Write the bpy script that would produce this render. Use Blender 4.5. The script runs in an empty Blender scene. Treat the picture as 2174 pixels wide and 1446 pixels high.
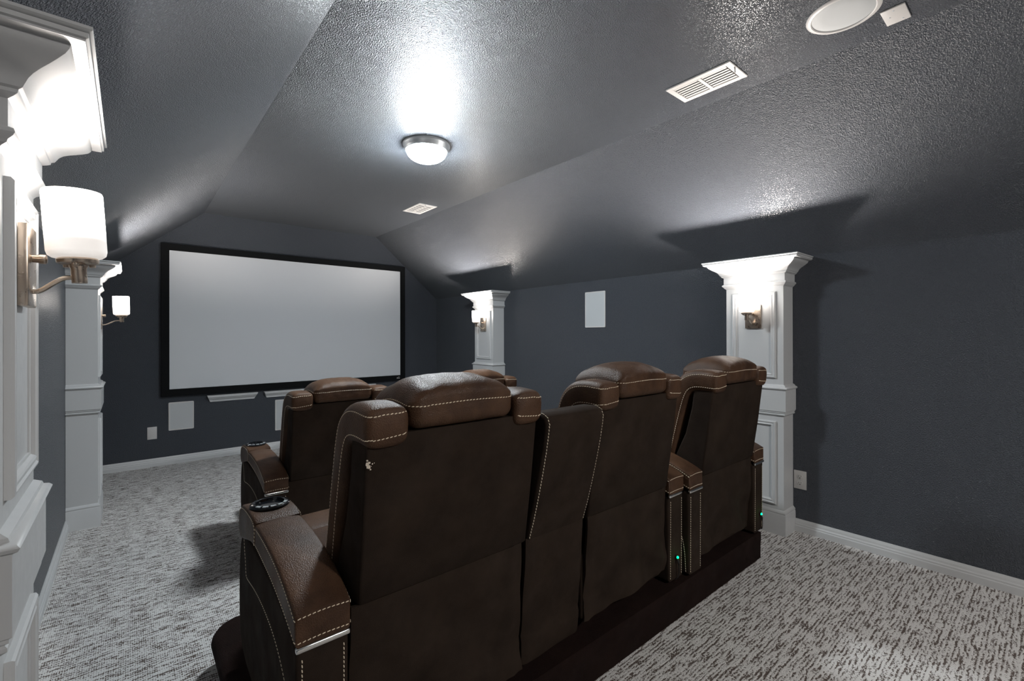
import bpy, bmesh, math, random
from mathutils import Vector, Matrix, noise
from mathutils.bvhtree import BVHTree
random.seed(7)
PI = math.pi
C = bpy.context.scene.collection
sc = bpy.context.scene

# ------------------------------------------------------------------ camera
cam_d = bpy.data.cameras.new('camera'); cam = bpy.data.objects.new('camera', cam_d); C.objects.link(cam)
cam_d.sensor_width = 36.0; cam_d.lens = 974.42 / 2174 * 36; cam_d.shift_y = -13.7 / 2174; cam_d.clip_start = 0.02
cam.matrix_world = (Matrix.Translation((0, 0, 1.225)) @ Matrix.Rotation(-0.6956, 4, 'Z')
                    @ Matrix.Rotation(PI / 2 + 0.0015, 4, 'X') @ Matrix.Rotation(-0.002, 4, 'Z'))
sc.camera = cam
# ------------------------------------------------------------------ view + world
sc.view_settings.view_transform = 'Standard'; sc.view_settings.look = 'None'
sc.view_settings.gamma = 1; sc.view_settings.use_curve_mapping = False
sc.view_settings.exposure = 0.28
w = bpy.data.worlds.new('world'); sc.world = w; w.use_nodes = True
w.node_tree.nodes['Background'].inputs[0].default_value = (0.8, 0.88, 1, 1)
w.node_tree.nodes['Background'].inputs[1].default_value = 0.02
# lamp strengths (used by the lamp builders below)
E_DOME = 280.0; E_REAR_FILL = 360.0; E_SHADE = 14.0; E_SHADE_TOP = 3.0
COL_DOME = (0.88, 0.955, 1.0); COL_REAR_FILL = (1.0, 0.955, 0.915); COL_SHADE = (1.0, 0.92, 0.85)

# ------------------------------------------------------------------ room numbers
XL, XR, YB, YR = -0.304, 3.2046, 5.443, -3.4
ZK, ZC, XCL, XCR = 1.709, 2.438, 0.574, 2.348
CD = 0.151                     # pilaster depth
T = 0.12                       # wall thickness

# ------------------------------------------------------------------ materials
def new_mat(name):
    m = bpy.data.materials.new(name); m.use_nodes = True
    nt = m.node_tree; b = nt.nodes['Principled BSDF']
    return m, nt, b
def N(nt, t, **k):
    n = nt.nodes.new(t)
    for a, v in k.items():
        if a.startswith('i_'):
            key = a[2:]; key = int(key) if key.isdigit() else key.replace('_', ' ')
            n.inputs[key].default_value = v
        else: setattr(n, a, v)
    return n
def coords(nt, scale=(1, 1, 1), rot=(0, 0, 0)):
    tc = N(nt, 'ShaderNodeTexCoord'); mp = N(nt, 'ShaderNodeMapping')
    mp.inputs['Scale'].default_value = scale; mp.inputs['Rotation'].default_value = rot
    nt.links.new(tc.outputs['Object'], mp.inputs[0]); return mp.outputs[0]
def ramp(nt, fac, stops, interp='LINEAR'):
    r = N(nt, 'ShaderNodeValToRGB'); r.color_ramp.interpolation = interp
    e = r.color_ramp.elements
    while len(e) < len(stops): e.new(0.5)
    for el, (p, c) in zip(e, stops): el.position = p; el.color = c if len(c) == 4 else (*c, 1)
    nt.links.new(fac, r.inputs[0]); return r.outputs[0]
def bump(nt, b, h, strength, dist, prev=None):
    n = N(nt, 'ShaderNodeBump'); n.inputs['Strength'].default_value = strength; n.inputs['Distance'].default_value = dist
    nt.links.new(h, n.inputs['Height'])
    if prev is not None: nt.links.new(prev, n.inputs['Normal'])
    nt.links.new(n.outputs[0], b.inputs['Normal']); return n.outputs[0]
def noise_t(nt, co, scale, detail=2, rough=0.5):
    n = N(nt, 'ShaderNodeTexNoise'); n.inputs['Scale'].default_value = scale
    n.inputs['Detail'].default_value = detail; n.inputs['Roughness'].default_value = rough
    nt.links.new(co, n.inputs['Vector']); return n.outputs[0]

def mat_wall(name, col, rough, scale, dist, strength=1.0):
    m, nt, b = new_mat(name); co = coords(nt)
    b.inputs['Base Color'].default_value = (*col, 1); b.inputs['Roughness'].default_value = rough
    h1 = noise_t(nt, co, scale, 2.5, 0.55)
    r = ramp(nt, h1, [(0.40, (0, 0, 0)), (0.66, (1, 1, 1))])
    b.inputs['IOR'].default_value = 1.54
    bump(nt, b, r, strength, dist)
    return m
M = {}
M['wall'] = mat_wall('dark_slate_wall_paint', (0.080, 0.090, 0.107), 0.34, 185, 0.0080)
M['ceiling'] = mat_wall('dark_slate_ceiling_paint', (0.080, 0.090, 0.107), 0.34, 185, 0.0080)

def mat_plain(name, col, rough, metal=0.0, nscale=0, ndist=0.0005, **k):
    m, nt, b = new_mat(name)
    b.inputs['Base Color'].default_value = (*col, 1); b.inputs['Roughness'].default_value = rough
    b.inputs['Metallic'].default_value = metal
    co = coords(nt)
    if nscale:
        h = noise_t(nt, co, nscale, 3); bump(nt, b, h, 0.5, ndist)
        rr = ramp(nt, h, [(0.3, (rough * 0.85,) * 3), (0.7, (min(1, rough * 1.15),) * 3)])
        nt.links.new(rr, b.inputs['Roughness'])
    for a, v in k.items(): b.inputs[a.replace('_', ' ')].default_value = v
    return m
M['trim'] = mat_plain('white_trim_enamel', (0.51, 0.52, 0.525), 0.36, 0, 40, 0.0006)
M['white_plastic'] = mat_plain('white_plastic', (0.52, 0.51, 0.50), 0.42, 0, 300, 0.0001)
M['grille'] = mat_plain('perforated_grille', (0.43, 0.45, 0.46), 0.6, 0, 900, 0.0004)
M['white_metal'] = mat_plain('white_enamelled_metal', (0.55, 0.54, 0.53), 0.35, 0, 200, 0.0001)
M['dark_slot'] = mat_plain('dark_slot', (0.012, 0.012, 0.012), 0.7)
M['black_velvet'] = mat_plain('black_velvet', (0.004, 0.0045, 0.005), 0.85, 0, 700, 0.0004, Specular_IOR_Level=0.15)
M['screen'] = mat_plain('matt_white_screen_fabric', (0.53, 0.55, 0.575), 0.75, 0, 900, 0.0001)
M['nickel'] = mat_plain('brushed_nickel', (0.56, 0.47, 0.39), 0.30, 1.0, 60, 0.00004)
M['nickel_cool'] = mat_plain('brushed_nickel_cool', (0.50, 0.54, 0.57), 0.42, 0.55, 60, 0.00004)
M['chrome'] = mat_plain('chrome', (0.80, 0.80, 0.78), 0.16, 1.0, 60, 0.0001)
M['gloss_black'] = mat_plain('gloss_black_plastic', (0.008, 0.009, 0.011), 0.14, 0, 100, 0.00005)
M['button'] = mat_plain('silver_button', (0.62, 0.66, 0.68), 0.3, 0.5, 100, 0.0001)
M['thread'] = mat_plain('cream_thread', (0.80, 0.68, 0.52), 0.7, 0, 900, 0.0003)
M['worn'] = mat_plain('worn_backing', (0.80, 0.70, 0.58), 0.9, 0, 600, 0.0006)
M['black_rubber'] = mat_plain('black_rubber', (0.01, 0.01, 0.01), 0.5, 0, 200, 0.0002)

def mat_leather(name, dark, light, rough, grain, gdist, wr=0.003):
    m, nt, b = new_mat(name); co = coords(nt)
    n1 = noise_t(nt, co, 7, 5, 0.65)
    c = ramp(nt, n1, [(0.30, dark), (0.68, light)]); nt.links.new(c, b.inputs['Base Color'])
    v = N(nt, 'ShaderNodeTexVoronoi'); v.inputs['Scale'].default_value = grain; nt.links.new(co, v.inputs['Vector'])
    p = bump(nt, b, noise_t(nt, co, 14, 3), 0.5, wr)
    bump(nt, b, v.outputs['Distance'], 0.8, gdist, p)
    b.inputs['Specular IOR Level'].default_value = 0.20
    r = ramp(nt, noise_t(nt, co, 11, 3), [(0.3, (rough * 0.85,) * 3), (0.7, (min(1, rough * 1.2),) * 3)])
    nt.links.new(r, b.inputs['Roughness'])
    return m
M['leather'] = mat_leather('chestnut_leather', (0.037, 0.0185, 0.0105), (0.097, 0.0515, 0.0290), 0.43, 330, 0.0011)
M['suede'] = mat_leather('dark_brown_suede_cloth', (0.0185, 0.0122, 0.0087), (0.033, 0.0225, 0.0160), 0.85, 800, 0.0006, 0.002)
M['riser'] = mat_leather('dark_red_brown_riser_carpet', (0.010, 0.0048, 0.0038), (0.018, 0.0088, 0.0070), 0.95, 500, 0.003, 0.002)

for k_ in ('suede', 'riser'): M[k_].node_tree.nodes['Principled BSDF'].inputs['Specular IOR Level'].default_value = 0.12
def mat_carpet():
    m, nt, b = new_mat('flecked_loop_carpet')
    # flecks: short dashes lined up in rows along X
    nz = noise_t(nt, coords(nt), 9, 2)
    wob = N(nt, 'ShaderNodeMixRGB', blend_type='LINEAR_LIGHT'); wob.inputs[0].default_value = 0.012
    nt.links.new(coords(nt), wob.inputs[1]); 
    nzc = N(nt, 'ShaderNodeTexNoise'); nzc.inputs['Scale'].default_value = 12
    nt.links.new(coords(nt), nzc.inputs['Vector']); nt.links.new(nzc.outputs['Color'], wob.inputs[2])
    def m_(sc_):
        mp = N(nt, 'ShaderNodeMapping'); mp.inputs['Scale'].default_value = sc_
        nt.links.new(wob.outputs[0], mp.inputs[0]); return mp.outputs[0]
    rows = noise_t(nt, m_((14, 72, 1)), 1.0, 1.5, 0.5)              # long row clusters
    dash = noise_t(nt, m_((150, 210, 1)), 1.0, 1.0, 0.5)            # small tufts
    mid = noise_t(nt, m_((60, 160, 1)), 1.0, 1.0, 0.5)
    a = N(nt, 'ShaderNodeMath', operation='MULTIPLY'); a.inputs[1].default_value = 0.42; nt.links.new(rows, a.inputs[0])
    b1 = N(nt, 'ShaderNodeMath', operation='MULTIPLY_ADD'); b1.inputs[1].default_value = 0.30
    nt.links.new(dash, b1.inputs[0]); nt.links.new(a.outputs[0], b1.inputs[2])
    c1 = N(nt, 'ShaderNodeMath', operation='MULTIPLY_ADD'); c1.inputs[1].default_value = 0.28
    nt.links.new(mid, c1.inputs[0]); nt.links.new(b1.outputs[0], c1.inputs[2])
    # ribs running along Y split the rows into tufts
    wv = N(nt, 'ShaderNodeTexWave', bands_direction='X'); wv.inputs['Scale'].default_value = 46
    wv.inputs['Distortion'].default_value = 1.2; wv.inputs['Detail Scale'].default_value = 2
    nt.links.new(coords(nt), wv.inputs['Vector'])
    d1 = N(nt, 'ShaderNodeMath', operation='MULTIPLY_ADD'); d1.inputs[1].default_value = 0.060
    wy = N(nt, 'ShaderNodeTexWave', bands_direction='Y'); wy.inputs['Scale'].default_value = 25
    wy.inputs['Distortion'].default_value = 1.5; wy.inputs['Detail Scale'].default_value = 1.5
    nt.links.new(coords(nt), wy.inputs['Vector'])
    e1 = N(nt, 'ShaderNodeMath', operation='MULTIPLY_ADD'); e1.inputs[1].default_value = 0.080
    nt.links.new(wy.outputs['Fac'], e1.inputs[0]); nt.links.new(c1.outputs[0], e1.inputs[2])
    nt.links.new(wv.outputs['Fac'], d1.inputs[0]); nt.links.new(e1.outputs[0], d1.inputs[2])
    col = ramp(nt, d1.outputs[0], [(0.588, (0.64, 0.63, 0.615)), (0.614, (0.105, 0.082, 0.070))])
    nt.links.new(col, b.inputs['Base Color'])
    b.inputs['Roughness'].default_value = 0.95
    hh = noise_t(nt, coords(nt), 330, 2); p = bump(nt, b, hh, 0.7, 0.004)
    inv = N(nt, 'ShaderNodeMath', operation='SUBTRACT'); inv.inputs[0].default_value = 1; nt.links.new(d1.outputs[0], inv.inputs[1])
    bump(nt, b, inv.outputs[0], 0.6, 0.012, p)
    return m
M['carpet'] = mat_carpet()

def mat_emit(name, col, strength, base=(0.9, 0.9, 0.9), grad=None):
    m, nt, b = new_mat(name)
    b.inputs['Base Color'].default_value = (*base, 1); b.inputs['Roughness'].default_value = 0.25
    b.inputs['Emission Color'].default_value = (*col, 1); b.inputs['Emission Strength'].default_value = strength
    tc = N(nt, 'ShaderNodeTexCoord'); sep = N(nt, 'ShaderNodeSeparateXYZ'); nt.links.new(tc.outputs['Object'], sep.inputs[0])
    if grad:
        mr = N(nt, 'ShaderNodeMapRange'); mr.interpolation_type = 'SMOOTHSTEP'
        for i, v in enumerate(grad): mr.inputs[i + 1].default_value = v
        nt.links.new(sep.outputs['Z'], mr.inputs[0]); nt.links.new(mr.outputs[0], b.inputs['Emission Strength'])
    return m
M['dome'] = mat_emit('lit_frosted_dome_glass', COL_DOME, E_DOME)
M['rear_fill'] = mat_emit('added_rear_fill_dome_glass', COL_REAR_FILL, E_REAR_FILL)  # glow of the added fill dome, never in view
M['shade'] = mat_emit('lit_opal_shade_glass', COL_SHADE, E_SHADE, grad=(0.03, 0.075, 0.72, E_SHADE))
M['shade_near'] = mat_emit('lit_opal_shade_glass_dimmer', COL_SHADE, 15.0, grad=(0.035, 0.085, 0.42, 15.0))
M['led'] = mat_emit('green_led', (0.0, 1.0, 0.10), 24.0, (0, 0.6, 0.3))

# ------------------------------------------------------------------ mesh helpers
def obj(name, bm, m, parent=None, smooth=True, angle=38, loc=None):
    if smooth:
        bm.normal_update()
        for f in bm.faces: f.smooth = True
        ca = math.radians(angle)
        for e in bm.edges:
            if len(e.link_faces) == 2 and e.calc_face_angle(0) > ca: e.smooth = False
    me = bpy.data.meshes.new(name); bm.to_mesh(me); bm.free()
    if isinstance(m, (list, tuple)):
        for x in m: me.materials.append(x)
    else: me.materials.append(m)
    o = bpy.data.objects.new(name, me); C.objects.link(o)
    if loc: o.location = loc
    if parent: o.parent = parent
    return o
def thing(name, label, cat, loc=(0, 0, 0), rotz=0, group=None):
    o = bpy.data.objects.new(name, None); C.objects.link(o); o.empty_display_size = 0.05
    o.location = loc; o.rotation_euler = (0, 0, rotz); o['label'] = label; o['category'] = cat
    if group: o['group'] = group
    return o
def tag(o, label, cat, group=None):
    o['label'] = label; o['category'] = cat
    if group: o['group'] = group
    return o
def struct(name, bm, m, smooth=False):
    o = obj(name, bm, m, smooth=smooth); o['kind'] = 'structure'; return o

def box(bm, x0, x1, y0, y1, z0, z1, bev=0.0, seg=2):
    g = bmesh.ops.create_cube(bm, size=1)['verts']
    for v in g:
        v.co = Vector(((x0 + x1) / 2 + v.co.x * (x1 - x0), (y0 + y1) / 2 + v.co.y * (y1 - y0), (z0 + z1) / 2 + v.co.z * (z1 - z0)))
    if bev > 0:
        es = list({e for v in g for e in v.link_edges})
        bmesh.ops.bevel(bm, geom=es, offset=bev, segments=seg, profile=0.5, affect='EDGES')
def axis_pts(lo, hi, r, k, n):
    a = [lo + r * (1 - math.tan((PI / 4) * (1 - i / k))) for i in range(k + 1)] if r > 0 else [lo]
    inner0 = lo + r; inner1 = hi - r
    mids = [inner0 + (inner1 - inner0) * i / n for i in range(1, n)]
    b = [hi - (x - lo) for x in reversed(a)]
    out = a + mids + b
    res = []
    for x in out:
        if not res or x - res[-1] > 1e-6: res.append(x)
    return res
def rbox(bm, x0, x1, y0, y1, z0, z1, r=0.02, k=3, n=(6, 6, 6), fn=None):
    """rounded box with a dense even surface, optionally deformed by fn(Vector)->Vector"""
    r = min(r, (x1 - x0) / 2 - 1e-4, (y1 - y0) / 2 - 1e-4, (z1 - z0) / 2 - 1e-4)
    A = [axis_pts(x0, x1, r, k, n[0]), axis_pts(y0, y1, r, k, n[1]), axis_pts(z0, z1, r, k, n[2])]
    lo = (x0 + r, y0 + r, z0 + r); hi = (x1 - r, y1 - r, z1 - r)
    cache = {}
    def vert(i, j, l):
        key = (i, j, l)
        if key in cache: return cache[key]
        p = Vector((A[0][i], A[1][j], A[2][l]))
        q = Vector((min(max(p[t], lo[t]), hi[t]) for t in range(3)))
        d = p - q
        if d.length > 1e-9: p = q + d.normalized() * r
        if fn: p = fn(p)
        v = bm.verts.new(p); cache[key] = v; return v
    nx, ny, nz = len(A[0]) - 1, len(A[1]) - 1, len(A[2]) - 1
    fs = []
    for i in range(nx):
        for j in range(ny):
            fs.append(bm.faces.new((vert(i, j, 0), vert(i, j + 1, 0), vert(i + 1, j + 1, 0), vert(i + 1, j, 0))))
            fs.append(bm.faces.new((vert(i, j, nz), vert(i + 1, j, nz), vert(i + 1, j + 1, nz), vert(i, j + 1, nz))))
    for i in range(nx):
        for l in range(nz):
            fs.append(bm.faces.new((vert(i, 0, l), vert(i + 1, 0, l), vert(i + 1, 0, l + 1), vert(i, 0, l + 1))))
            fs.append(bm.faces.new((vert(i, ny, l), vert(i, ny, l + 1), vert(i + 1, ny, l + 1), vert(i + 1, ny, l))))
    for j in range(ny):
        for l in range(nz):
            fs.append(bm.faces.new((vert(0, j, l), vert(0, j, l + 1), vert(0, j + 1, l + 1), vert(0, j + 1, l))))
            fs.append(bm.faces.new((vert(nx, j, l), vert(nx, j + 1, l), vert(nx, j + 1, l + 1), vert(nx, j, l + 1))))
    return fs
def rings(bm, rs, closed=True, cap0=True, cap1=True):
    """loft a list of rings (lists of Vectors of equal length)"""
    V = [[bm.verts.new(p) for p in r] for r in rs]
    n = len(V[0])
    for a, b in zip(V, V[1:]):
        for i in range(n if closed else n - 1):
            j = (i + 1) % n
            try: bm.faces.new((a[i], a[j], b[j], b[i]))
            except ValueError: pass
    if cap0: bm.faces.new(list(reversed(V[0])))
    if cap1: bm.faces.new(V[-1])
    return V
def fixn(bm): bmesh.ops.recalc_face_normals(bm, faces=bm.faces)
def lathe(bm, prof, n=32, c=(0, 0, 0), axis='Z'):
    rs = []
    for r, h in prof:
        ring = []
        for i in range(n):
            a = 2 * PI * i / n; x, y = r * math.cos(a), r * math.sin(a)
            p = {'Z': (x, y, h), 'Y': (x, h, y), 'X': (h, x, y)}[axis]
            ring.append(Vector(p) + Vector(c))
        rs.append(ring)
    rings(bm, rs, cap0=prof[0][0] > 1e-4, cap1=prof[-1][0] > 1e-4)
    bmesh.ops.remove_doubles(bm, verts=bm.verts, dist=1e-6); fixn(bm)
def tube(bm, pts, r, n=8, flat=1.0, up=Vector((0, 0, 1))):
    pts = [Vector(p) for p in pts]; rs = []
    for i, p in enumerate(pts):
        d = (pts[min(i + 1, len(pts) - 1)] - pts[max(i - 1, 0)]).normalized()
        s = d.cross(up)
        if s.length < 1e-4: s = d.cross(Vector((1, 0, 0)))
        s.normalize(); u = s.cross(d).normalized()
        rr = r[i] if isinstance(r, (list, tuple)) else r
        rs.append([p + s * math.cos(2 * PI * k / n) * rr * flat + u * math.sin(2 * PI * k / n) * rr for k in range(n)])
    rings(bm, rs)
def offset_poly(P, d):
    """inset a closed 2-D polygon by d (positive = inwards for CCW)"""
    n = len(P); out = []
    for i in range(n):
        a, b, c = Vector(P[i - 1]), Vector(P[i]), Vector(P[(i + 1) % n])
        e1 = (b - a).normalized(); e2 = (c - b).normalized()
        n1 = Vector((-e1.y, e1.x)); n2 = Vector((-e2.y, e2.x))
        m = (n1 + n2)
        if m.length < 1e-6: m = n1.copy()
        m.normalize(); k = max(0.45, m.dot(n1))
        out.append(b + m * (d / k))
    return out
def area2(P): return sum(P[i - 1][0] * P[i][1] - P[i][0] * P[i - 1][1] for i in range(len(P)))
def chaikin(P, it=2, ratio=0.25):
    for _ in range(it):
        Q = []
        for i in range(len(P)):
            a, b = Vector(P[i]), Vector(P[(i + 1) % len(P)])
            Q += [tuple(a.lerp(b, ratio)), tuple(a.lerp(b, 1 - ratio))]
        P = Q
    return P
def prism(bm, P, x0, x1, r=0.012, k=3, fn=None, nx=1):
    P = [tuple(p) for p in P]
    if area2(P) < 0: P = P[::-1]
    def ring(x, d): return [Vector((x, q[0], q[1])) for q in offset_poly(P, d)]
    rs = [ring(x0, r * 1.5)]
    for i in range(k + 1):
        a = PI / 2 * i / k
        rs.append(ring(x0 + r * (1 - math.cos(a)), r * (1 - math.sin(a))))
    for i in range(1, nx): rs.append(ring(x0 + r + (x1 - x0 - 2 * r) * i / nx, 0))
    for i in range(k + 1):
        a = PI / 2 * (1 - i / k)
        rs.append(ring(x1 - r * (1 - math.cos(a)), r * (1 - math.sin(a))))
    rs.append(ring(x1, r * 1.5))
    if fn: rs = [[fn(p) for p in q] for q in rs]
    rings(bm, rs); fixn(bm)

def resample(pts, step):
    pts = [Vector(p) for p in pts]; out = []; acc = 0.0
    L = sum((b - a).length for a, b in zip(pts, pts[1:])); n = max(2, int(L / step)); step = L / n
    tgt = 0.0; s = 0.0
    for a, b in zip(pts, pts[1:]):
        l = (b - a).length
        while tgt <= s + l + 1e-9 and len(out) <= n:
            out.append(a.lerp(b, (tgt - s) / max(l, 1e-9))); tgt += step
        s += l
    return out
def smooth_path(pts, it=2):
    pts = [Vector(p) for p in pts]
    for _ in range(it):
        q = [pts[0]]
        for a, b in zip(pts, pts[1:]): q += [a.lerp(b, 0.25), a.lerp(b, 0.75)]
        q.append(pts[-1]); pts = q
    return pts
def stitch(bm, paths, bvh=None, period=0.0105, dash=0.0076, r=0.00125, off=0.0004, smooth=True):
    """rows of thread stitches laid along paths and snapped to the surface"""
    for path in paths:
        P = smooth_path(path) if smooth else [Vector(p) for p in path]
        P = resample(P, period)
        for a, b in zip(P, P[1:]):
            t = (b - a).normalized(); c = (a + b) / 2; nrm = Vector((0, -1, 0))
            if bvh:
                hit = bvh.find_nearest(c)
                if hit[0] is not None: c, nrm = hit[0], hit[1]
            t = (t - nrm * t.dot(nrm)).normalized(); s = nrm.cross(t)
            t2 = (t + s * 0.16).normalized(); s2 = nrm.cross(t2)
            c = c + nrm * off
            rs = []
            for u, k in ((-0.5, 0.35), (-0.32, 1), (0.32, 1), (0.5, 0.35)):
                rs.append([c + t2 * dash * u + s2 * math.cos(2 * PI * i / 6) * r * k + nrm * math.sin(2 * PI * i / 6) * r * 0.8 * k for i in range(6)])
            rings(bm, rs)
def seams(paths, bvh, parent, **k):
    for p in paths:
        b = bmesh.new(); stitch(b, [p], bvh, **k); obj('stitching', b, M['thread'], parent)
def bvh_of(bm): bm.normal_update(); return BVHTree.FromBMesh(bm)

# ------------------------------------------------------------------ room shell
bm = bmesh.new(); box(bm, XL - T, XR + T, YR - T, YB + T, -0.1, 0); struct('floor', bm, M['carpet'])
bm = bmesh.new(); box(bm, XL - T, XL, YR - T, YB + T, 0, ZK); struct('wall_left', bm, M['wall'])
bm = bmesh.new(); box(bm, XR, XR + T, YR - T, YB + T, 0, ZK); struct('wall_right', bm, M['wall'])
def gable(y0, y1):
    bm = bmesh.new()
    P = [(XL, 0), (XR, 0), (XR, ZK), (XCR, ZC), (XCL, ZC), (XL, ZK)]
    rings(bm, [[Vector((x, y0, z)) for x, z in P], [Vector((x, y1, z)) for x, z in P]]); fixn(bm); return bm
struct('wall_back', gable(YB, YB + T), M['wall'])
struct('wall_front', gable(YR - T, YR), M['wall'])
def slab(P):
    bm = bmesh.new(); rings(bm, [[Vector((x, YR - T, z)) for x, z in P], [Vector((x, YB + T, z)) for x, z in P]]); fixn(bm); return bm
struct('ceiling', slab([(XCL, ZC), (XCR, ZC), (XCR, ZC + T), (XCL, ZC + T)]), M['ceiling'])
struct('ceiling', slab([(XL, ZK), (XCL, ZC), (XCL, ZC + T), (XL - T, ZK + T), (XL - T, ZK)]), M['ceiling'])
struct('ceiling', slab([(XCR, ZC), (XR, ZK), (XR + T, ZK), (XR + T, ZK + T), (XCR, ZC + T)]), M['ceiling'])

# baseboards: moulded profile, left / right / back / front, broken at the pilasters
PILS = {'near_left': (-1, 1.24), 'far_left': (-1, 4.148), 'near_right': (1, 1.257), 'far_right': (1, 4.151)}
HW = 0.173                      # pilaster half width
BBP = [(0.0, 0.0), (0.016, 0.0), (0.016, 0.034), (0.0135, 0.038), (0.0135, 0.046), (0.010, 0.052), (0.0085, 0.062), (0.006, 0.070), (0.004, 0.0756), (0.0, 0.0756)]
def baseboard(name, side, gaps):
    bm = bmesh.new(); ys = [YR]
    for g in sorted(gaps): ys += [g - HW - 0.014, g + HW + 0.014]
    ys.append(YB)
    for a, b in zip(ys[::2], ys[1::2]):
        rings(bm, [[Vector(((XL + o) if side < 0 else (XR - o), y, z)) for o, z in BBP] for y in (a, b)])
    fixn(bm); struct(name, bm, M['trim'])
baseboard('baseboard_left', -1, [1.24, 4.148]); baseboard('baseboard_right', 1, [1.257, 4.151])
bm = bmesh.new(); rings(bm, [[Vector((x, YB - o, z)) for o, z in BBP] for x in (XL, XR)]); fixn(bm); struct('baseboard_back', bm, M['trim'])
bm = bmesh.new(); rings(bm, [[Vector((x, YR + o, z)) for o, z in BBP] for x in (XL, XR)]); fixn(bm); struct('baseboard_front', bm, M['trim'])

# ------------------------------------------------------------------ pilasters
def pilaster(side, yc, label, CD=0.151):
    t = thing('pilaster', label, 'column', (XL if side < 0 else XR, yc, 0), group=None)
    sx = 1 if side < 0 else -1
    def stack(prof):                         # prof: (projection beyond the shaft, z)
        bm = bmesh.new()
        rings(bm, [[Vector((sx * 0.001, -HW - o, z)), Vector((sx * (CD + o), -HW - o, z)), Vector((sx * (CD + o), HW + o, z)), Vector((sx * 0.001, HW + o, z))] for o, z in prof])
        fixn(bm); return bm
    obj('shaft', stack([(0, 0.12), (0, 1.54)]), M['trim'], t, smooth=False)
    base = [(0.0135, 0), (0.0135, 0.122), (0.010, 0.128), (0.012, 0.131), (0.012, 0.136), (0.007, 0.142), (0.003, 0.147), (0.0, 0.150)]
    obj('base', stack(base), M['trim'], t, smooth=True, angle=50)
    band = [(0.0, 0.722), (0.006, 0.727), (0.011, 0.731), (0.011, 0.737), (0.007, 0.741), (0.013, 0.745), (0.013, 0.751), (0.017, 0.754),
            (0.017, 0.884), (0.024, 0.888), (0.027, 0.894), (0.022, 0.900), (0.014, 0.903), (0.012, 0.909), (0.006, 0.913), (0.0, 0.917)]
    obj('dado_band', stack(band), M['trim'], t, smooth=True, angle=30)
    cap = [(0.0, 1.518), (0.004, 1.524), (0.010, 1.528), (0.012, 1.533), (0.018, 1.538), (0.021, 1.543), (0.019, 1.549), (0.012, 1.553),
           (0.012, 1.596), (0.019, 1.600), (0.024, 1.604), (0.025, 1.609), (0.030, 1.612), (0.033, 1.618),
           (0.037, 1.626), (0.043, 1.633), (0.052, 1.640), (0.063, 1.647), (0.073, 1.654), (0.082, 1.661), (0.087, 1.668), (0.089, 1.674),
           (0.093, 1.675), (0.106, 1.677), (0.106, 1.680), (0.110, 1.682), (0.110, 1.689), (0.107, 1.690), (0.113, 1.692), (0.115, 1.694), (0.115, 1.6985), (0.112, 1.700)]
    obj('capital', stack(cap), M['trim'], t, smooth=True, angle=32)
    def panel(z0, z1, hw, name):
        # ogee picture-frame moulding: (inset, height)
        pr = [(0, 0), (0, 0.008), (0.004, 0.012), (0.009, 0.013), (0.013, 0.010), (0.018, 0.0095), (0.022, 0.012), (0.026, 0.010), (0.030, 0.004), (0.034, 0.003), (0.034, 0)]
        bm = bmesh.new()
        rings(bm, [[Vector((sx * (CD + h), s * (hw - i), z)) for s, z in ((-1, z0 + i), (1, z0 + i), (1, z1 - i), (-1, z1 - i))] for i, h in pr], cap0=False, cap1=False)
        fixn(bm); obj(name, bm, M['trim'], t, smooth=True, angle=28)
    panel(0.955, 1.487, 0.132, 'upper_panel_moulding'); panel(0.180, 0.690, 0.132, 'lower_panel_moulding')
    return t
pilaster(-1, 1.24, 'white panelled half column nearest the camera, cut by the left picture edge', 0.147)
pilaster(-1, 4.148, 'white half column on the left wall between the near lamp and the screen wall')
pilaster(1, 1.257, 'large white panelled half column on the right wall beside the back row seats')
pilaster(1, 4.151, 'smaller white half column near the far right corner, left of the wall speaker')

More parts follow.
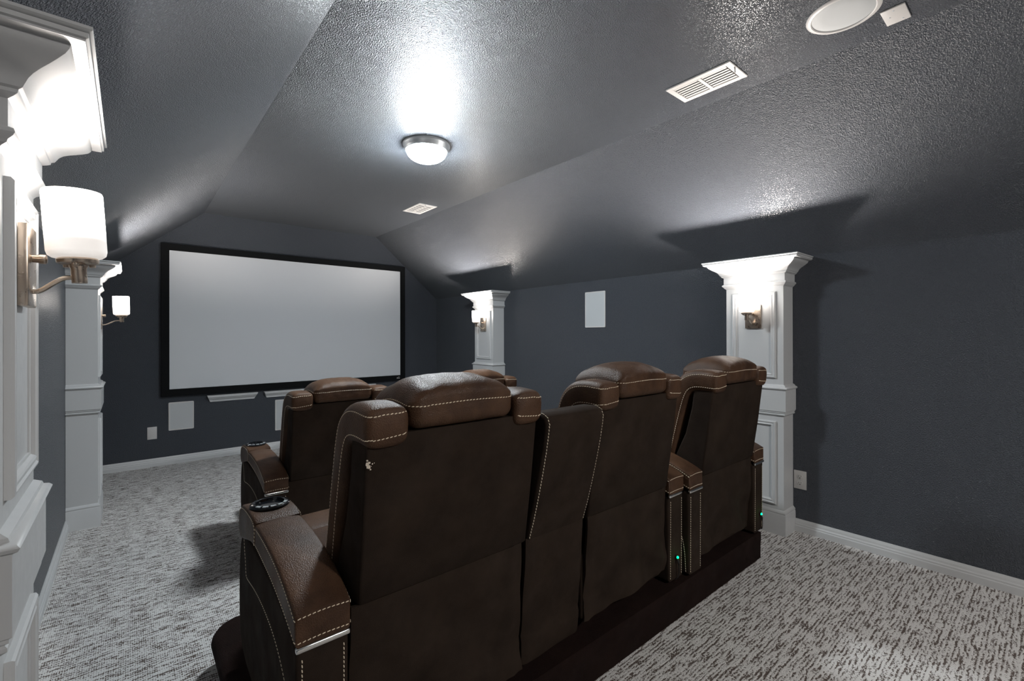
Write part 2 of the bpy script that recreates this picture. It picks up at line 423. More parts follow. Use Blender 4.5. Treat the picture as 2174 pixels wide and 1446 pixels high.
# ------------------------------------------------------------------ sconces
def sconce(side, yc, zs, out, label, tilt=0.0, sfx=''):
    X0 = (XL + CD) if side < 0 else (XR - CD); sx = 1 if side < 0 else -1
    t = thing('wall_sconce', label, 'wall lamp', (X0, yc, zs), group=None)
    # local frame: x out of the wall, z=0 at shade bottom
    bm = bmesh.new(); box(bm, 0.0, 0.014, -0.048, 0.048, -0.095, 0.055, 0.0025, 2)
    for v in bm.verts: v.co.x *= sx
    fixn(bm); obj('backplate', bm, M['nickel'], t, smooth=True)
    bm = bmesh.new(); lathe(bm, [(0, 0.013), (0.007, 0.013), (0.0075, 0.022), (0.009, 0.024), (0.009, 0.032), (0.006, 0.034), (0, 0.034)], 20, (0, 0, -0.004), 'X')
    for v in bm.verts: v.co.x *= sx
    fixn(bm); obj('thumb_knob', bm, M['nickel'], t)
    bm = bmesh.new()
    pts = smooth_path([(0.012, 0, -0.066), (out * 0.30, 0, -0.066), (out * 0.55, 0, -0.048), (out * 0.75, 0, -0.036), (out, 0, -0.036)], 3)
    tube(bm, pts, 0.0045, 10, 1.35)
    for v in bm.verts: v.co.x *= sx
    fixn(bm); obj('arm', bm, M['nickel'], t)
    head = bpy.data.objects.new('lamp_head', None)
    bm = bmesh.new()
    lathe(bm, [(0, -0.046), (0.0115, -0.046), (0.012, -0.044), (0.012, -0.018), (0.014, -0.014), (0.014, -0.010), (0.027, -0.009), (0.031, -0.007), (0.032, -0.001), (0.030, 0.002), (0, 0.002)], 32)
    for i in range(3):
        a = 2 * PI * i / 3 + 0.4; b2 = bmesh.new()
        lathe(b2, [(0, -0.015), (0.005, -0.014), (0.0055, -0.011), (0.0055, -0.008), (0, -0.008)], 12, (0.022 * math.cos(a), 0.022 * math.sin(a), 0))
        me = bpy.data.meshes.new('x'); b2.to_mesh(me); b2.free(); bm.from_mesh(me); bpy.data.meshes.remove(me)
    rot = Matrix.Rotation(tilt, 4, 'Y')
    bmesh.ops.transform(bm, matrix=rot, verts=bm.verts)
    bpy.data.objects.remove(head)
    obj('fitter', bm, M['nickel'], t, loc=(sx * out, 0, 0))
    bm = bmesh.new()
    R = 0.045; H = 0.131
    lathe(bm, [(0.0, 0.002), (0.030, 0.002), (0.038, 0.004), (0.043, 0.008), (R, 0.016), (R, H - 0.004), (R - 0.001, H), (R - 0.003, H), (R - 0.004, H - 0.004), (R - 0.004, 0.016), (0.036, 0.007), (0.0, 0.006)], 40)
    o = obj('glass_shade', bm, M['shade' + sfx], t, loc=(sx * out, 0, 0)); o.rotation_euler = (0, tilt, 0)
    bm = bmesh.new(); lathe(bm, [(0, 0.010), (0.012, 0.012), (0.012, 0.03), (0.02, 0.045), (0.024, 0.062), (0.02, 0.08), (0.01, 0.088), (0, 0.09)], 20)
    obj('bulb', bm, M['bulb' + sfx], t, loc=(sx * out, 0, 0))
    # added spot for light leaving the open shade top, aimed out past the capital
    ld = bpy.data.lights.new('added_lamp_spot', 'SPOT'); ld.energy = 125.0 if not sfx else 15.0; ld.color = COL_SHADE
    ld.spot_size = math.radians(172); ld.spot_blend = 0.65; ld.shadow_soft_size = 0.022
    lo_ = bpy.data.objects.new('added_lamp_spot', ld); C.objects.link(lo_); lo_.parent = t
    lo_.location = (sx * out, 0, 0.112)
    lo_.rotation_euler = Vector((-sx, 0, -0.62)).to_track_quat('Z', 'Y').to_euler()
    return t
M['bulb'] = mat_emit('lit_frosted_bulb', COL_SHADE, 5.0); M['bulb_near'] = mat_emit('lit_frosted_bulb_dimmer', COL_SHADE, 4.0)
sconce(-1, 1.24, 1.374, 0.076, 'large glowing lamp with white glass shade on the nearest left column', tilt=-0.06, sfx='_near')
sconce(-1, 4.148, 1.363, 0.115, 'lit wall lamp on the far left column, left of the screen', tilt=-0.03)
sconce(1, 1.257, 1.358, 0.100, 'lit wall lamp on the large right column above the last seat', tilt=0)
sconce(1, 4.151, 1.360, 0.105, 'lit wall lamp on the small far right column', tilt=0)

# ------------------------------------------------------------------ ceiling fixtures
def dome_light(x, y, label, mat):
    t = thing('ceiling_light', label, 'ceiling light', (x, y, ZC))
    bm = bmesh.new()
    lathe(bm, [(0, 0), (0.150, 0), (0.150, -0.006), (0.146, -0.009), (0.143, -0.012), (0.141, -0.028), (0.136, -0.033), (0.133, -0.040), (0.129, -0.042), (0.125, -0.040), (0.124, -0.036), (0, -0.036)], 56)
    obj('mounting_ring', bm, M['nickel_cool'], t)
    bm = bmesh.new(); pr = [(0.126, -0.036), (0.1265, -0.042)]
    for i in range(1, 11):
        a = PI / 2 * i / 10; pr.append((0.126 * math.cos(a) if i < 10 else 0, -0.042 - 0.068 * math.sin(a)))
    lathe(bm, pr, 56)
    obj('glass_dome', bm, mat, t)
    bm = bmesh.new(); lathe(bm, [(0, -0.108), (0.013, -0.109), (0.013, -0.112), (0.008, -0.116), (0.005, -0.120), (0.003, -0.126), (0, -0.127)], 20)
    obj('finial', bm, M['nickel_cool'], t)
dome_light(1.462, 2.60, 'lit dome ceiling light with metal ring on the flat ceiling', M['dome'])
dome_light(1.462, -1.5, 'added unseen dome light behind the camera, fill for the room', M['rear_fill'])  # added fill lamp out of view, brightens faces turned towards the camera

def vent(x0, x1, y0, y1, label, along='Y', n=6):
    cx, cy = (x0 + x1) / 2, (y0 + y1) / 2; hx, hy = (x1 - x0) / 2, (y1 - y0) / 2
    t = thing('air_vent', label, 'air vent', (cx, cy, ZC))
    bm = bmesh.new(); f = 0.028
    box(bm, -hx, hx, -hy, -hy + f, -0.007, 0, 0.002, 1); box(bm, -hx, hx, hy - f, hy, -0.007, 0, 0.002, 1)
    box(bm, -hx, -hx + f, -hy + f - .002, hy - f + .002, -0.007, 0, 0.002, 1); box(bm, hx - f, hx, -hy + f - .002, hy - f + .002, -0.007, 0, 0.002, 1)
    if along == 'Y': box(bm, -hx + f, hx - f, -0.008, 0.008, -0.0068, 0)
    else: box(bm, -0.008, 0.008, -hy + f, hy - f, -0.0068, 0)
    obj('vent_frame', bm, M['white_metal'], t, smooth=False)
    bm = bmesh.new(); box(bm, -hx + f - 0.003, hx - f + 0.003, -hy + f - 0.003, hy - f + 0.003, -0.0012, -0.0002); obj('duct_opening', bm, M['dark_slot'], t, smooth=False)
    bm = bmesh.new()
    for h0, h1 in ((-hy + f, -0.008), (0.008, hy - f)) if along == 'Y' else ((-hx + f, -0.008), (0.008, hx - f)):
        W = hx if along == 'Y' else hy
        for i in range(n):
            c = -W + f + (2 * (W - f)) * (i + 0.5) / n; s = (2 * (W - f)) / n
            P = [(c - s * 0.46, -0.0065), (c + s * 0.10, -0.006), (c + s * 0.46, -0.0022), (c + s * 0.46, -0.0014), (c + s * 0.1, -0.0048), (c - s * 0.46, -0.0052)]
            rs = []
            for q in (h0 + 0.003, h1 - 0.003):
                rs.append([Vector((a, q, z)) if along == 'Y' else Vector((q, a, z)) for a, z in P])
            rings(bm, rs)
    fixn(bm); obj('louvres', bm, M['white_metal'], t, smooth=False)
    bm = bmesh.new(); lx = -hx + 0.07 if along == 'Y' else -hx + 0.07
    box(bm, lx, lx + 0.006, -hy + 0.008, -hy + 0.013, -0.026, -0.006, 0.001, 1); obj('damper_lever', bm, M['white_metal'], t, smooth=False)
vent(2.041, 2.223, 0.938, 1.256, 'white slotted air vent on the ceiling near the upper right')
vent(2.047, 2.236, 3.775, 4.112, 'white square air vent on the ceiling below the dome light', 'X', 6)

t = thing('ceiling_speaker', 'round white speaker set in the ceiling at the top edge of the picture', 'speaker', (2.075, 0.528, ZC))
bm = bmesh.new(); lathe(bm, [(0.099, -0.001), (0.1, -0.005), (0.103, -0.007), (0.113, -0.006), (0.118, -0.002), (0.118, 0), (0.099, 0)], 64); obj('speaker_rim', bm, M['white_plastic'], t)
bm = bmesh.new(); lathe(bm, [(0, -0.0050), (0.06, -0.0048), (0.095, -0.0038), (0.100, -0.002), (0.100, 0), (0, 0)], 64); obj('speaker_grille', bm, M['grille'], t)

def plate(name, label, cat, c, n, up, w_, h_, holes=(), d=0.006, mat='white_plastic'):
    """small screwed wall plate centred at c, facing n"""
    n = Vector(n); up = Vector(up); s = up.cross(n)
    t = thing(name, label, cat, c)
    R = Matrix((s, up, n)).transposed().to_4x4()
    bm = bmesh.new(); box(bm, -w_ / 2, w_ / 2, -h_ / 2, h_ / 2, 0, d, 0.0025, 2); bmesh.ops.transform(bm, matrix=R, verts=bm.verts)
    obj('cover_plate', bm, M[mat], t)
    for (a, b_) in holes:
        bm = bmesh.new(); lathe(bm, [(0, d - 0.001), (0.0035, d - 0.001), (0.0035, d + 0.0004), (0.002, d + 0.0008), (0, d + 0.0008)], 12, (a, b_, 0)); bmesh.ops.transform(bm, matrix=R, verts=bm.verts)
        obj('screw', bm, M['nickel_cool'], t)
    return t, R
plate('blank_plate', 'small white blank plate on the ceiling beside the round speaker', 'wall plate', (2.2315, 0.4005, ZC), (0, 0, -1), (1, 0, 0), 0.073, 0.114, ((-0.015, 0.038), (0.0, -0.038), (0.018, 0.0)))
plate('blank_plate', 'small white blank plate low on the screen wall, left of the square speaker', 'wall plate', (0.166, YB, 0.313), (0, -1, 0), (0, 0, 1), 0.072, 0.115, ((0, 0.042), (0, -0.042)))

t, R = plate('wall_outlet', 'white double power outlet on the right wall beside the large column', 'outlet', (XR, 1.044, 0.3195), (-1, 0, 0), (0, 0, 1), 0.070, 0.114, ((0, 0),))
for zc in (0.020, -0.020):
    bm = bmesh.new(); lathe(bm, [(0, 0.0055), (0.0165, 0.0055), (0.0168, 0.0075), (0.016, 0.008), (0, 0.008)], 24)
    for v in bm.verts: v.co.y = max(-0.0135, min(0.0135, v.co.y))
    bmesh.ops.translate(bm, vec=(0, zc, 0), verts=bm.verts); bmesh.ops.transform(bm, matrix=R, verts=bm.verts); r_ = obj('receptacle', bm, M['white_plastic'], t)
    bm = bmesh.new()
    for a, b_, ww, hh in ((-0.006, 0.004, 0.002, 0.008), (0.006, 0.004, 0.002, 0.0065), (0, -0.007, 0.005, 0.005)):
        box(bm, a - ww / 2, a + ww / 2, zc + b_ - hh / 2, zc + b_ + hh / 2, 0.0078, 0.0084)
    bmesh.ops.transform(bm, matrix=R, verts=bm.verts); obj('slots', bm, M['dark_slot'], r_, smooth=False)

def wall_speaker(name, label, c, n, w_, h_):
    n = Vector(n); up = Vector((0, 0, 1)); s = up.cross(n); R = Matrix((s, up, n)).transposed().to_4x4()
    t = thing(name, label, 'speaker', c)
    bm = bmesh.new(); f = 0.011; P = []
    def rr(hw, hh, r, z):
        out = []
        for cx, cy, a0 in ((hw - r, hh - r, 0), (-hw + r, hh - r, 90), (-hw + r, -hh + r, 180), (hw - r, -hh + r, 270)):
            for i in range(5):
                a = math.radians(a0 + 90 * i / 4); out.append(Vector((cx + r * math.cos(a), cy + r * math.sin(a), z)))
        return out
    rings(bm, [rr(w_ / 2, h_ / 2, 0.009, 0), rr(w_ / 2, h_ / 2, 0.009, 0.005), rr(w_ / 2 - .002, h_ / 2 - .002, 0.008, 0.007), rr(w_ / 2 - f, h_ / 2 - f, 0.003, 0.007), rr(w_ / 2 - f - .001, h_ / 2 - f - .001, 0.003, 0.004)], cap1=False)
    bmesh.ops.transform(bm, matrix=R, verts=bm.verts); fixn(bm); obj('speaker_frame', bm, M['white_plastic'], t)
    bm = bmesh.new(); box(bm, -w_ / 2 + f - .002, w_ / 2 - f + .002, -h_ / 2 + f - .002, h_ / 2 - f + .002, 0.001, 0.0052); bmesh.ops.transform(bm, matrix=R, verts=bm.verts); fixn(bm)
    obj('speaker_grille', bm, M['grille'], t, smooth=False)
wall_speaker('wall_speaker', 'white rectangular speaker set in the right wall between the two columns', (XR, 2.675, 1.449), (-1, 0, 0), 0.232, 0.322)
wall_speaker('wall_speaker', 'square white speaker low on the screen wall, below the left end of the screen', (0.388, YB, 0.452), (0, -1, 0), 0.200, 0.268)
wall_speaker('wall_speaker', 'white speaker on the screen wall half hidden behind the front row seat', (1.455, YB, 0.361), (0, -1, 0), 0.49, 0.330)

# ------------------------------------------------------------------ projection screen and ledges
t = thing('projection_screen', 'wide white projection screen in a black frame on the far wall', 'screen', (1.478, YB, 1.374))
sx0, sx1, sz0, sz1 = -1.2475, 1.2475, -0.724, 0.723
fw = 0.064
bm = bmesh.new()
pr = [(0, 0.006), (0, 0.036), (0.002, 0.038), (fw - 0.004, 0.038), (fw, 0.032), (fw, 0.022)]
rings(bm, [[Vector((x, -h, z)) for x, z in ((sx0 + i, sz0 + i), (sx1 - i, sz0 + i), (sx1 - i, sz1 - i), (sx0 + i, sz1 - i))] for i, h in pr], cap0=False, cap1=False); fixn(bm)
obj('screen_frame', bm, M['black_velvet'], t, smooth=False)
bm = bmesh.new(); box(bm, sx0 + fw - 0.004, sx1 - fw + 0.004, -0.026, -0.018, sz0 + fw - 0.004, sz1 - fw + 0.004)
obj('screen_fabric', bm, M['screen'], t, smooth=False)
bm = bmesh.new()
for a, b_ in ((sx0 + 0.02, sx0 + 0.06), (sx1 - 0.06, sx1 - 0.02)):
    bm = bmesh.new(); box(bm, a, b_, -0.018, 0, -0.3, 0.3); obj('wall_bracket', bm, M['dark_slot'], t, smooth=False)
cu = bpy.data.curves.new('maker_mark', 'FONT'); cu.body = 'xG'; cu.size = 0.036; cu.extrude = 0.0008; cu.space_character = 0.9
tmp = bpy.data.objects.new('tmp', cu); C.objects.link(tmp); bpy.context.view_layer.update()
me = bpy.data.meshes.new_from_object(tmp.evaluated_get(bpy.context.evaluated_depsgraph_get())); bpy.data.objects.remove(tmp)
me.materials.clear(); me.materials.append(M['white_plastic']); o = bpy.data.objects.new('maker_mark', me); C.objects.link(o); o.parent = t
o.rotation_euler = (PI / 2, 0, 0); o.location = (sx1 - 0.120, -0.0386, sz0 + 0.020)

def ledge(x0, x1, label):
    t = thing('ledge_moulding', label, 'wall ledge', ((x0 + x1) / 2, YB, 0.56))
    h = (x1 - x0) / 2
    pr = [(0.004, 0.0), (0.010, 0.002), (0.012, 0.010), (0.014, 0.018), (0.022, 0.026), (0.032, 0.034), (0.038, 0.044), (0.046, 0.048), (0.046, 0.060), (0.048, 0.064), (0.048, 0.068)]
    bm = bmesh.new(); k = 0.030
    rings(bm, [[Vector((-h + k * (1 - z / 0.068), 0, z)), Vector((-h + k * (1 - z / 0.068), -o, z)), Vector((h - k * (1 - z / 0.068), -o, z)), Vector((h - k * (1 - z / 0.068), 0, z))] for o, z in pr])
    fixn(bm); obj('crown_profile', bm, M['trim'], t, smooth=True, angle=30)
ledge(0.592, 1.040, 'short white crown ledge under the screen, leftmost of the ledges')
ledge(1.098, 1.80, 'white crown ledge under the middle of the screen, partly behind the front row seat')
ledge(1.862, 2.330, 'white crown ledge under the right of the screen, its end peeking out beside a headrest')

# ------------------------------------------------------------------ riser platform
def riser():
    x0, x1, y0, y1, h = 0.225, 2.662, 1.060, 2.060, 0.142
    r = 0.11
    def outline(d, rr):
        P = [Vector((x0 + d, y0 + d)), Vector((x1 - d, y0 + d)), Vector((x1 - d, y1 - d))]
        for i in range(9):
            a = PI / 2 + PI / 2 * i / 8
            P.append(Vector((x0 + d + rr + rr * math.cos(a), y1 - d - rr + rr * math.sin(a))))
        return P
    bm = bmesh.new()
    prof = [(0.022, 0.0), (0.020, 0.075), (0.012, 0.085), (0.003, 0.095), (0.0, 0.110), (0.003, 0.125), (0.012, 0.138), (0.024, 0.142)]
    def ring(d, z):
        P = outline(d, r - min(d, r * .5)); out = []
        for i, p in enumerate(P):
            q = Vector((p.x, p.y, z))
            # the nosing only runs along the left and front edges; rear and right faces are plain
            if i == 0: q.y = y0 + d * 0.1
            if i == 1: q.y = y0 + d * 0.1; q.x = x1 - d * 0.1
            if i == 2: q.x = x1 - d * 0.1
            out.append(q)
        return out
    rings(bm, [ring(d, z) for d, z in prof]); fixn(bm)
    return tag(obj('riser_platform', bm, M['riser']), 'low dark brown carpeted platform under the back row of seats', 'platform')
riser()

# ------------------------------------------------------------------ recliners
def sweep_yz(bm, path, x0, x1, nexp=5.0, n=28, endr=0.02):
    """path: (y, z, half thickness); rounded-rectangular cross-section in X and the path normal"""
    P = [Vector((p[0], p[1])) for p in path]; hts = [p[2] for p in path]
    # refine
    Q = []; Hh = []
    m = len(P)
    def cr(a, b, c, d, t): return 0.5 * ((2 * b) + (c - a) * t + (2 * a - 5 * b + 4 * c - d) * t * t + (3 * b - a - 3 * c + d) * t ** 3)
    for i in range(m - 1):
        a, b, c, d = P[max(i - 1, 0)], P[i], P[i + 1], P[min(i + 2, m - 1)]
        for k in range(4):
            u = k / 4; Q.append(cr(a, b, c, d, u)); Hh.append(hts[i] * (1 - u) + hts[i + 1] * u)
    Q.append(P[-1]); Hh.append(hts[-1])
    rs = []; cx = (x0 + x1) / 2; hx = (x1 - x0) / 2; L = len(Q)
    d = [0.0]
    for a, b in zip(Q, Q[1:]): d.append(d[-1] + (b - a).length)
    for i, p in enumerate(Q):
        tn = (Q[min(i + 1, L - 1)] - Q[max(i - 1, 0)]).normalized(); nn = Vector((-tn.y, tn.x))
        e = min(d[i], d[-1] - d[i]); sh = 0.0
        if e < endr: sh = endr * (1 - math.sqrt(max(0, 1 - (1 - e / endr) ** 2))) * 0.75
        ring = []
        for k in range(n):
            a = 2 * PI * (k + 0.5) / n; ca, sa = math.cos(a), math.sin(a)
            u = math.copysign(abs(ca) ** (2 / nexp), ca); v = math.copysign(abs(sa) ** (2 / nexp), sa)
            w1 = 1 + 0.03 * noise.noise(Vector((i * 0.35, a * 1.3, x0 * 7)))
            q = p + nn * v * (Hh[i] - sh) * w1
            # puff on the top / front side
            ring.append(Vector((cx + u * (hx - sh) * (1 + 0.0 * w1), q.x, q.y)))
        rs.append(ring)
    rings(bm, rs); fixn(bm)
    return Q, Hh

WING = [(0.000, 0.862, 0.049), (0.03, 0.864, 0.052), (0.08, 0.866, 0.053), (0.125, 0.860, 0.052), (0.160, 0.838, 0.050), (0.183, 0.795, 0.046),
        (0.205, 0.72, 0.044), (0.235, 0.60, 0.044), (0.262, 0.48, 0.047), (0.285, 0.38, 0.05)]

def make_arm(t, xin, sgn, w_arm=0.120):
    """arm with pad, console and cup holder; xin = inner face, sgn=-1 for a left arm"""
    W = w_arm; xo = xin + sgn * W; a, b = min(xin, xo), max(xin, xo)
    cx = (a + b) / 2
    body = [(0.069, 0.012), (0.067, 0.375), (0.14, 0.408), (0.27, 0.436), (0.47, 0.450), (0.60, 0.452), (0.70, 0.440), (0.728, 0.40), (0.748, 0.33), (0.756, 0.25), (0.756, 0.16), (0.735, 0.09), (0.70, 0.055), (0.64, 0.036), (0.50, 0.024), (0.25, 0.014)]
    bm = bmesh.new(); prism(bm, body, a + 0.004, b - 0.004, 0.010, 3); bv = bvh_of(bm)
    # side and rear seams
    arm = obj('arm_body', bm, M['suede'], t)
    st = []; xs = xo
    st += [[(xs, 0.664, 0.43), (xs, 0.655, 0.40), (xs, 0.640, 0.36), (xs, 0.633, 0.32), (xs, 0.60, 0.322), (xs, 0.50, 0.334), (xs, 0.40, 0.334), (xs, 0.30, 0.322), (xs, 0.23, 0.300), (xs, 0.165, 0.262), (xs, 0.11, 0.20), (xs, 0.09, 0.12), (xs, 0.085, 0.02)]]
    for xx in (a + 0.016, b - 0.016):
        st += [[(xx, 0.067, 0.36), (xx, 0.067, 0.02)]]
    seams(st, bv, arm)
    # pad
    top = [(0.064, 0.457), (0.095, 0.472), (0.14, 0.489), (0.20, 0.507), (0.27, 0.521), (0.36, 0.530), (0.44, 0.533), (0.482, 0.531)]
    bot = [(0.484, 0.465), (0.44, 0.463), (0.27, 0.446), (0.14, 0.416), (0.064, 0.390)]
    def puff(v):
        u = (v.x - cx) / (W / 2); 
        if v.z > 0.40 + 0.15 * min(0.45, v.y): v = Vector((v.x, v.y, v.z + 0.006 * (1 - u * u)))
        return v
    bm = bmesh.new(); prism(bm, top + bot, a, b, 0.007, 3, puff, nx=8); bv = bvh_of(bm)
    pad = obj('arm_pad', bm, M['leather'], t, angle=50)
    st = []
    for s_ in (a, b):
        k = 1 if s_ == a else -1
        st += [[(s_, y, z - 0.0095) for y, z in top]]
        st += [[(s_, y, z + 0.010) for y, z in reversed(bot)]]
    st += [[(a + 0.004, 0.063, 0.453), (cx, 0.063, 0.457), (b - 0.004, 0.063, 0.453)]]
    st += [[(a + 0.004, 0.063, 0.399), (cx, 0.063, 0.402), (b - 0.004, 0.063, 0.399)]]
    seams(st, bv, pad)
    # console
    con = [(0.48, 0.468), (0.48, 0.536), (0.5, 0.544), (0.56, 0.547), (0.63, 0.544), (0.675, 0.536), (0.705, 0.519), (0.722, 0.493), (0.726, 0.465), (0.718, 0.438), (0.7, 0.423), (0.66, 0.431), (0.6, 0.448), (0.53, 0.465)]
    bm = bmesh.new(); prism(bm, con, a - 0.002, b + 0.002, 0.008, 3, None, nx=6); bv = bvh_of(bm)
    co_ = obj('console', bm, M['leather'], t, angle=50)
    st = []
    for s_ in (a - 0.002, b + 0.002): st += [[(s_, y, z) for y, z in [(0.486, 0.47)] + [(y, z - 0.008 if z > 0.513 else z) for y, z in con[1:11]]]]
    seams(st, bv, co_)
    # cup holder
    bm = bmesh.new(); lathe(bm, [(0.0, 0.5475), (0.038, 0.5478), (0.0395, 0.5510), (0.0405, 0.5560), (0.044, 0.5575), (0.053, 0.555), (0.0565, 0.5515), (0.057, 0.546), (0.054, 0.540), (0.0, 0.530)], 48, (cx, 0.588, 0))
    bmesh.ops.remove_doubles(bm, verts=bm.verts, dist=1e-6)
    cup = obj('cup_holder', bm, M['gloss_black'], t)
    for i in range(5):
        ang = math.radians(-128 + 26 * i - 14)
        bm = bmesh.new(); rr0, rr1 = 0.0435, 0.0525; P = []
        for k in range(4): q = ang - 0.16 + 0.32 * k / 3; P.append((rr1 * math.cos(q), rr1 * math.sin(q)))
        for k in range(4): q = ang + 0.16 - 0.32 * k / 3; P.append((rr0 * math.cos(q), rr0 * math.sin(q)))
        rings(bm, [[Vector((cx + x, 0.588 + y, z)) for x, y in P] for z in (0.552, 0.5578)]); fixn(bm)
        obj('control_button', bm, M['button'], cup, smooth=False)
    # chrome strip
    bm = bmesh.new(); rbox(bm, a + 0.002, b - 0.002, 0.0605, 0.073, 0.3760, 0.3895, 0.004, 2, (4, 1, 1))
    obj('chrome_strip', bm, M['chrome'], t)
    # foot
    for y in (0.10, 0.66):
        bm = bmesh.new(); lathe(bm, [(0, 0), (0.018, 0), (0.02, 0.005), (0.02, 0.045), (0, 0.045)], 16, (cx, y, 0)); obj('foot', bm, M['black_rubber'], t)
    return a, b

def skirt_mesh(x0, x1, z1, y1, bl, br, yb, amp=0.012, seed=0.0, nx=28, nz=22, hem=0.085):
    """hanging cloth at the back: top edge (y1,z1), bottom heights bl/br, bottom y yb"""
    bm = bmesh.new()
    def pt(i, j, back):
        u = i / nx; v = j / nz
        zb = bl * (1 - u) + br * u
        z = z1 + (zb - z1) * v; x = x0 + (x1 - x0) * u; y = y1 + (yb - y1) * v ** 1.3
        q = Vector((x * 5 + z * 6 + seed, z * 2.2 - x * 2, seed))
        y += amp * min(1, v * 1.6) * noise.noise(q) * 2.0 + amp * 0.5 * v * noise.noise(q * 3.1)
        if z < zb + hem and v > 0.3: y -= 0.0042
        if abs(z - zb - hem) < 0.008: y += 0.0016
        edge = min(u, 1 - u) * nx
        if edge < 1: y += 0.006
        return Vector((x, y + (0.010 if back else 0), z))
    F = [[bm.verts.new(pt(i, j, 0)) for j in range(nz + 1)] for i in range(nx + 1)]
    B = [[bm.verts.new(pt(i, j, 1)) for j in range(nz + 1)] for i in range(nx + 1)]
    for i in range(nx):
        for j in range(nz):
            bm.faces.new((F[i][j], F[i + 1][j], F[i + 1][j + 1], F[i][j + 1])); bm.faces.new((B[i][j], B[i][j + 1], B[i + 1][j + 1], B[i + 1][j]))
    for j in range(nz):
        bm.faces.new((F[0][j], F[0][j + 1], B[0][j + 1], B[0][j])); bm.faces.new((F[nx][j], B[nx][j], B[nx][j + 1], F[nx][j + 1]))
    for i in range(nx):
        bm.faces.new((F[i][0], B[i][0], B[i + 1][0], F[i + 1][0])); bm.faces.new((F[i][nz], F[i + 1][nz], B[i + 1][nz], B[i][nz]))
    fixn(bm); return bm

